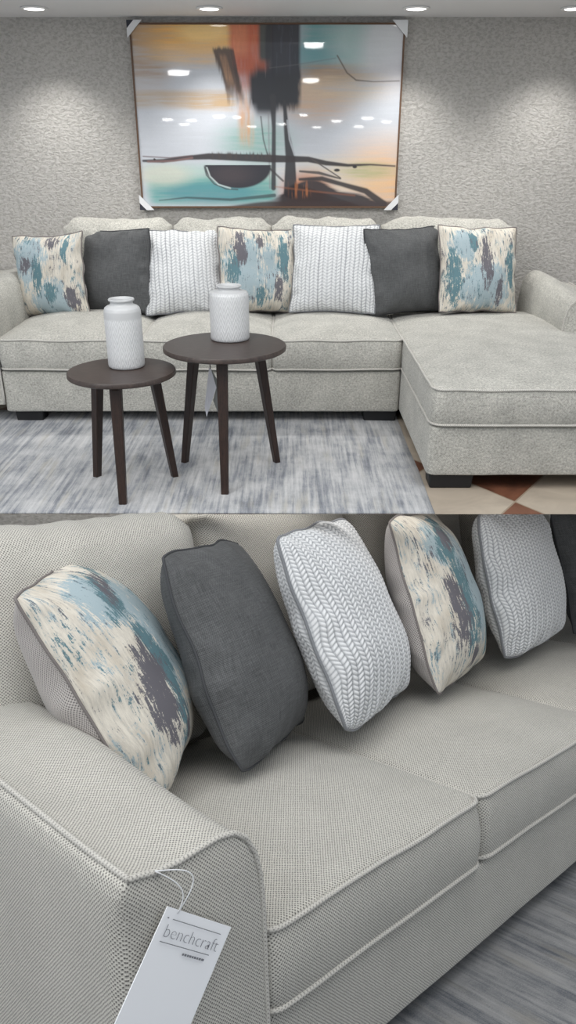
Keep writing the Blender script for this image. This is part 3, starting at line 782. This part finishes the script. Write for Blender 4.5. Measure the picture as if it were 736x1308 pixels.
def artwork(W, H):
    """abstract picture; design coordinates x 170..515, y 32..265"""
    rng = np.random.default_rng(7)
    X, Y = np.meshgrid(np.linspace(170, 515, W), np.linspace(32, 265, H))
    hs = .6 * vnoise(rng, H, W, 90, 8) + .4 * vnoise(rng, H, W, 200, 22); vs_ = .6 * vnoise(rng, H, W, 8, 120) + .4 * vnoise(rng, H, W, 25, 260); bl = vnoise(rng, H, W, 10, 14); fn = rng.random((H, W))
    lin = lambda r, g, b: np.array(srgb(r, g, b)[:3])
    img = np.ones((H, W, 3)) * lin(196, 199, 205)
    def put(mask, c, hi=1.0):
        nonlocal img
        m = np.clip(mask, 0, hi)[..., None]; img = img * (1 - m) + lin(*c) * m
    S = lambda a, b, v: (lambda t: t * t * (3 - 2 * t))(np.clip((v - a) / (b - a), 0, 1))
    def rect(x0, x1, y0, y1, s=6, sy=None):
        sy = sy or s
        return S(x0 - s, x0 + s, X) * (1 - S(x1 - s, x1 + s, X)) * S(y0 - sy, y0 + sy, Y) * (1 - S(y1 - sy, y1 + sy, Y))
    def ell(cx, cy, rx, ry, s=.4): return 1 - S(1 - s, 1 + s, np.sqrt(((X - cx) / rx) ** 2 + ((Y - cy) / ry) ** 2))
    def line(pts, wid, c, a=1.0, soft=.8):
        px = [p[0] for p in pts]; py = [p[1] for p in pts]; best = np.full(X.shape, 1e9)
        ws = np.full(X.shape, float(wid[0] if isinstance(wid, (list, tuple)) else wid))
        for i in range(len(pts) - 1):
            dx, dy = px[i + 1] - px[i], py[i + 1] - py[i]; t = np.clip(((X - px[i]) * dx + (Y - py[i]) * dy) / (dx * dx + dy * dy + 1e-9), 0, 1)
            d = np.hypot(X - px[i] - t * dx, Y - py[i] - t * dy)
            if isinstance(wid, (list, tuple)): wv = wid[i] + (wid[i + 1] - wid[i]) * t; ws = np.where(d < best, wv, ws)
            best = np.minimum(best, d)
        put(a * (1 - S(ws - soft, ws + soft, best)), c)
    # washes
    put(rect(165, 520, 20, 60, 12) * (.5 + hs) * (X < 350) * .9, (190, 165, 135), .9)
    put(rect(160, 215, 25, 100, 16, 30) * (.3 + .9 * hs), (158, 132, 108), .85)
    put(ell(255, 46, 62, 26, .6) * (.5 + .8 * hs), (236, 182, 108), .95); put(ell(262, 40, 30, 12, .7), (250, 214, 150), .8)
    put(ell(250, 68, 60, 12, .8) * hs, (220, 190, 150), .7)
    put(rect(164, 292, 112, 134, 5) * (.25 + hs * 1.0) * (.5 + bl), (178, 158, 136), .85)
    put(rect(240, 300, 118, 136, 8) * hs, (186, 156, 116), .6)
    put(rect(385, 475, 25, 80, 18, 14) * (.55 + .6 * hs), (104, 158, 158), .9); put(ell(400, 72, 26, 16, .6), (110, 158, 164), .7)
    put(ell(470, 50, 40, 30, .8), (188, 205, 202), .7)
    put(ell(500, 62, 30, 45, .8), (222, 218, 222), .6)
    put(ell(418, 92, 44, 11, .7) * (.4 + hs), (132, 100, 78), .9); put(ell(405, 120, 40, 26, .8) * (.3 + hs), (206, 172, 142), .8)
    put(ell(440, 105, 50, 20, .9) * hs, (214, 196, 170), .6)
    # lower washes
    put(rect(176, 350, 208, 250, 8) * (.5 + .5 * hs), (172, 196, 188), .9)
    put(rect(180, 352, 226, 262, 10, 9) * (.45 + .7 * hs), (98, 158, 152), .9); put(ell(262, 246, 60, 12, .7), (84, 138, 148), .7); put(ell(200, 222, 30, 12, .9), (206, 204, 190), .7)
    put(ell(325, 178, 42, 24, .8) * (.4 + .7 * hs), (118, 160, 150), .8)
    put(ell(505, 228, 60, 46, .8) * (.5 + .5 * hs), (226, 178, 126), .85); put(ell(430, 222, 60, 20, .9) * hs, (214, 200, 172), .7); put(ell(395, 244, 30, 24, .7), (186, 122, 84), .8)
    put(ell(480, 216, 36, 10, .6) * hs, (150, 160, 120), .6)
    # orange pillar
    put(rect(294, 346, 20, 92, 5, 8) * (.75 + .4 * vs_), (198, 106, 78), 1); put(rect(298, 316, 20, 70, 6) * vs_, (226, 150, 112), .8); put(rect(300, 330, 70, 112, 6, 10) * (.4 + .7 * vs_), (190, 100, 72), .95)
    put(rect(304, 322, 112, 180, 5, 14) * vs_ * 1.1, (196, 150, 112), .85)
    put(rect(332, 348, 20, 76, 4, 8), (28, 70, 70), .9)
    # log
    cl = 284 + (Y - 60) * .26
    put((1 - S(9, 13, np.abs(X - cl) + 5 * (vs_ - .5))) * S(56, 62, Y + 6 * (vs_ - .5)) * (1 - S(112, 146, Y + 18 * vs_)), (84, 66, 54), .97)
    put((1 - S(3, 6, np.abs(X - cl + 1))) * S(64, 72, Y) * (1 - S(92, 112, Y)) * vs_, (172, 132, 102), .8)
    put((1 - S(1.2, 3, np.abs(X - (297 + (Y - 60) * .16)))) * S(58, 64, Y) * (1 - S(105, 130, Y)), (70, 52, 44), .9)
    # black masses
    put(rect(347, 384, 20, 100, 3, 6) * 1.0 + rect(347, 384, 90, 134, 4, 10) * S(.35, .6, vs_ + .25 * (1 - (Y - 95) / 40)), (36, 36, 46), .98)
    put(rect(352, 382, 20, 130, 4, 10) * S(.55, .8, vs_), (74, 74, 84), .45)
    put(rect(319, 384, 90, 134, 4, 9) * S(.22, .5, .5 * vs_ + .5 * bl + .35 * (1 - np.abs(Y - 108) / 30)), (26, 26, 32), 1); put(rect(326, 352, 84, 142, 5, 10) * S(.2, .5, vs_ + .2), (24, 25, 32), .97); put(ell(345, 60, 5, 40, .5), (30, 30, 40), .8)
    # trunks and stems
    line([(349, 120), (350, 160), (349, 240)], [4, 2.6, 3.2], (40, 38, 42), .95, 1.2); line([(343, 140), (344, 240)], 1.0, (130, 130, 132), .6)
    line([(364, 126), (367, 165), (372, 200), (372, 245)], [2, 3.5, 6.5, 9], (38, 36, 40), .97, 1.2)
    line([(368, 150), (371, 175), (378, 196)], 1.2, (180, 184, 190), .8); line([(333, 145), (336, 175), (342, 198)], .9, (60, 64, 66), .8)
    # horizon branch
    line([(174, 203), (200, 203), (232, 199), (262, 197), (345, 200), (396, 201), (420, 206), (450, 209), (480, 208), (513, 210)], [1.6, 2.6, 2.8, 4.2, 5.2, 3.8, 3.2, 2, 1.2, 1.0], (40, 32, 34), .97, 1.2)
    line([(174, 197), (210, 199), (240, 196)], .8, (90, 66, 66), .8); line([(180, 204), (215, 203), (240, 199)], 1.4, (130, 100, 96), .7)
    put(rect(262, 345, 192, 200, 5, 3) * S(.4, .7, vs_), (60, 52, 50), .8)
    line([(400, 200), (440, 226)], .9, (70, 62, 60), .9); line([(345, 214), (362, 230)], 1.4, (50, 44, 44), .8); line([(385, 217), (410, 219), (440, 227)], [1.4, 2, 1], (60, 56, 54), .9)
    put(ell(459, 211, 3, 2, .3), (34, 28, 30)); put(ell(435, 215.5, 4, 2, .3), (40, 34, 34)); put(ell(189, 201, 1.6, 1.4, .3), (40, 34, 34))
    # bowl
    put(ell(301, 211, 45, 29, .05) * (Y > 209), (34, 32, 40), 1); put(ell(292, 222, 26, 12, .8) * (Y > 210) * .4, (84, 70, 70), .5)
    line([(256, 211), (258, 222), (268, 234), (284, 241), (300, 242)], .8, (58, 62, 64), .9); line([(259, 212), (263, 224), (274, 235), (290, 240)], .9, (205, 214, 212), .8)
    # foreground hill
    hy = 262 - 34 * np.exp(-((X - 400) / 42.) ** 2) - 10 * np.exp(-((X - 465) / 26.) ** 2)
    put(S(-3, 3, Y - hy - 3 * (hs - .5)) * S(335, 365, X) * (1 - S(494, 504, X)), (34, 28, 32), .96)
    line([(385, 228), (415, 227), (440, 234), (475, 244), (500, 262)], [2, 3.2, 3, 4, 5], (38, 32, 34), .95, 1.5)
    line([(352, 238), (400, 244), (460, 250)], 1.0, (150, 96, 70), .5, 1.5)
    put(rect(372, 398, 232, 252, 5) * S(.45, .8, vs_), (168, 108, 74), .75)
    line([(192, 257), (230, 253), (290, 256), (350, 250)], [.6, 1.2, 1.8, 2.5], (58, 76, 78), .85, 1)
    put(S(0, 5, Y - (266 - 10 * S(250, 350, X))) * S(245, 275, X), (58, 46, 46), .9)
    line([(432, 69), (445, 90), (457, 99), (480, 101), (513, 100)], [.9, .9, .9, .6, .6], (90, 78, 66), .85, .7)
    line([(345, 84), (380, 80), (430, 72)], .5, (110, 106, 104), .5)
    img = img * (1 + .10 * (hs[..., None] - .5) + .05 * (fn[..., None] - .5))
    g = img.mean(-1, keepdims=True); img = g + (img - g) * 1.12; img = img * .98
    return np.clip(img, 0, 1)

PX0, PX1, PZ0, PZ1 = -.742, .548, .872, 1.678; PY = WALL - .004
T = thing('wall_art', 'large abstract landscape picture with dark trunk and orange and teal washes on the wall', 'picture', ((PX0 + PX1) / 2, PY, PZ0), WORLD)
W_, H_ = 420, 284; art = artwork(W_, H_)
i0, i1, k0, k1 = PX0 + .008, PX1 - .008, PZ0 + .008, PZ1 - .008
gx = np.linspace(i0, i1, W_); gz = np.linspace(k1, k0, H_); GX, GZ = np.meshgrid(gx, gz)
vs = np.stack([GX.ravel(), np.full(GX.size, PY - .022), GZ.ravel()], 1)
idx = np.arange(W_ * H_).reshape(H_, W_); fq = np.stack([idx[:-1, :-1], idx[1:, :-1], idx[1:, 1:], idx[:-1, 1:]], -1).reshape(-1, 4)
me = bpy.data.meshes.new('canvas'); bb = np.array(T['_b'])
me.from_pydata((vs - bb).tolist(), [], fq.tolist()); me.update(); me.materials.append(M['painting'])
ca = me.color_attributes.new('paint', 'FLOAT_COLOR', 'POINT'); ca.data.foreach_set('color', np.concatenate([art.reshape(-1, 3), np.ones((W_ * H_, 1))], 1).astype(np.float32).ravel())
o = bpy.data.objects.new('canvas', me); COL.objects.link(o); o.parent = T
mb = MB()
for (a, b, c, d) in ((PX0, PX1, PZ1 - .008, PZ1), (PX0, PX1, PZ0, PZ0 + .008), (PX0, PX0 + .008, PZ0, PZ1), (PX1 - .008, PX1, PZ0, PZ1)):
    box(mb, a, b, PY - .028, PY, c, d)
mb.build('frame', M['frame'], T, smooth=False)
mb = MB(); box(mb, i0, i1, PY - .018, PY - .003, k0, k1); mb.build('backing_board', M['black'], T, smooth=False)
for (cx, cz, sx, sz) in ((PX0, PZ1, 1, -1), (PX1, PZ1, -1, -1), (PX0, PZ0, 1, 1), (PX1, PZ0, -1, 1)):
    mb = MB(); a, b = .034, .072; q = [(a, 0), (b, 0), (0, b), (0, a)]
    y0 = PY - .034
    P_ = [(cx + sx * (u - .010), y0, cz + sz * (v - .010)) for u, v in q]; P2 = [(p[0], PY - .029, p[2]) for p in P_]
    f = [(0, 1, 2, 3), (7, 6, 5, 4)] + [(i, 4 + i, 4 + (i + 1) % 4, (i + 1) % 4) for i in range(4)]
    mb.add(P_ + P2, f); cp = mb.build('corner_protector', M['plastic'], T, smooth=False)
    mb = MB(); q = [(-.004, -.004), (a, -.004), (-.004, a)]; P_ = [(cx + sx * (u - .006), y0 + .002, cz + sz * (v - .006)) for u, v in q]; P2 = [(p[0], PY - .0285, p[2]) for p in P_]
    mb.add(P_ + P2, [(0, 1, 2), (5, 4, 3)] + [(i, 3 + i, 3 + (i + 1) % 3, (i + 1) % 3) for i in range(3)])
    mb.build('corner_pocket', M['plastic'] if sx < 0 and sz < 0 else M['darkcorner'], cp, smooth=False)

# ------------------------------------------------------------ downlights
def downlight(x, y, z, label, power=0.0, r=.05, group='recessed downlights over the far wall'):
    T = thing('downlight', label, 'ceiling light', (x, y, z), WORLD, group)
    mb = MB(); lathe(mb, [(r * .8, z - .001), (r * 1.15, z - .001), (r * 1.18, z - .004), (r * 1.1, z - .007), (r * .9, z - .008), (r * .8, z - .004)], x, y, 32); mb.build('trim_ring', M['trim'], T)
    mb = MB(); lathe(mb, [(r * .02, z - .002), (r * .84, z - .002), (r * .84, z - .006), (r * .02, z - .0065)], x, y, 32); mb.build('diffuser', M['lamp'], T)
    if power:
        d = bpy.data.lights.new('downlight_beam', 'SPOT'); d.energy = power; d.spot_size = math.radians(105); d.spot_blend = .9; d.shadow_soft_size = .04; d.color = (1, .985, .95)
        lo = bpy.data.objects.new('downlight_beam', d); COL.objects.link(lo); lo.location = (0, 0, -.03); lo.parent = T
    return T
for x, lab in ((-1.108, 'leftmost recessed downlight above the far wall'), (-.343, 'recessed downlight above the left part of the picture'), (.56, 'recessed downlight above the right end of the picture'), (1.25, 'rightmost recessed downlight above the far wall')):
    downlight(x, 4.02, CEIL, lab, 16)

HALL = 2.75
mb = MB(); box(mb, -9, 9, -60, -4.5, HALL, HALL + .1); tag(mb.build('ceiling', M['ceiling'], smooth=False), kind='structure')
MY = WALL - .026
for k, (px, py, r) in enumerate(((401, 54, .16), (397, 101, .2), (228, 91, .24), (388, 146, .2), (303, 149, .2), (360, 158, .3), (430, 154, .3), (470, 150, .3), (494, 155, .3), (245, 153, .3), (214, 152, .3), (322, 161, .35), (280, 148, .3), (458, 161, .35), (405, 162, .35), (236, 158, .35))):
    th = math.radians(24.798); a = (px - 368) / 1000; b = (654 - py) / 1000
    d = Vector((a, math.cos(th) + b * math.sin(th), -math.sin(th) + b * math.cos(th)))
    tt = (HALL - 1.138) / d.z; p = d * tt; y = 2 * MY - p.y
    lab = ('topmost ceiling light mirrored in the picture, in the teal right of the dark trunk', 'second ceiling light mirrored in the picture, right of the trunk below the topmost', 'large ceiling light mirrored in the pale upper left of the picture')[k] if k < 3 else 'small far ceiling light in the row mirrored across the middle of the picture'
    T = thing('hall_light', lab, 'ceiling light', (p.x, y, HALL), WORLD, 'hall ceiling lights mirrored in the picture')
    mb = MB(); lathe(mb, [(r * .05, HALL - .001), (r, HALL - .001), (r * .95, HALL - .07), (r * .05, HALL - .09)], p.x, y, 24); mb.build('diffuser', M['hall_lamp'], T)

for o in bpy.data.objects:
    if '_b' in o.keys(): del o['_b']
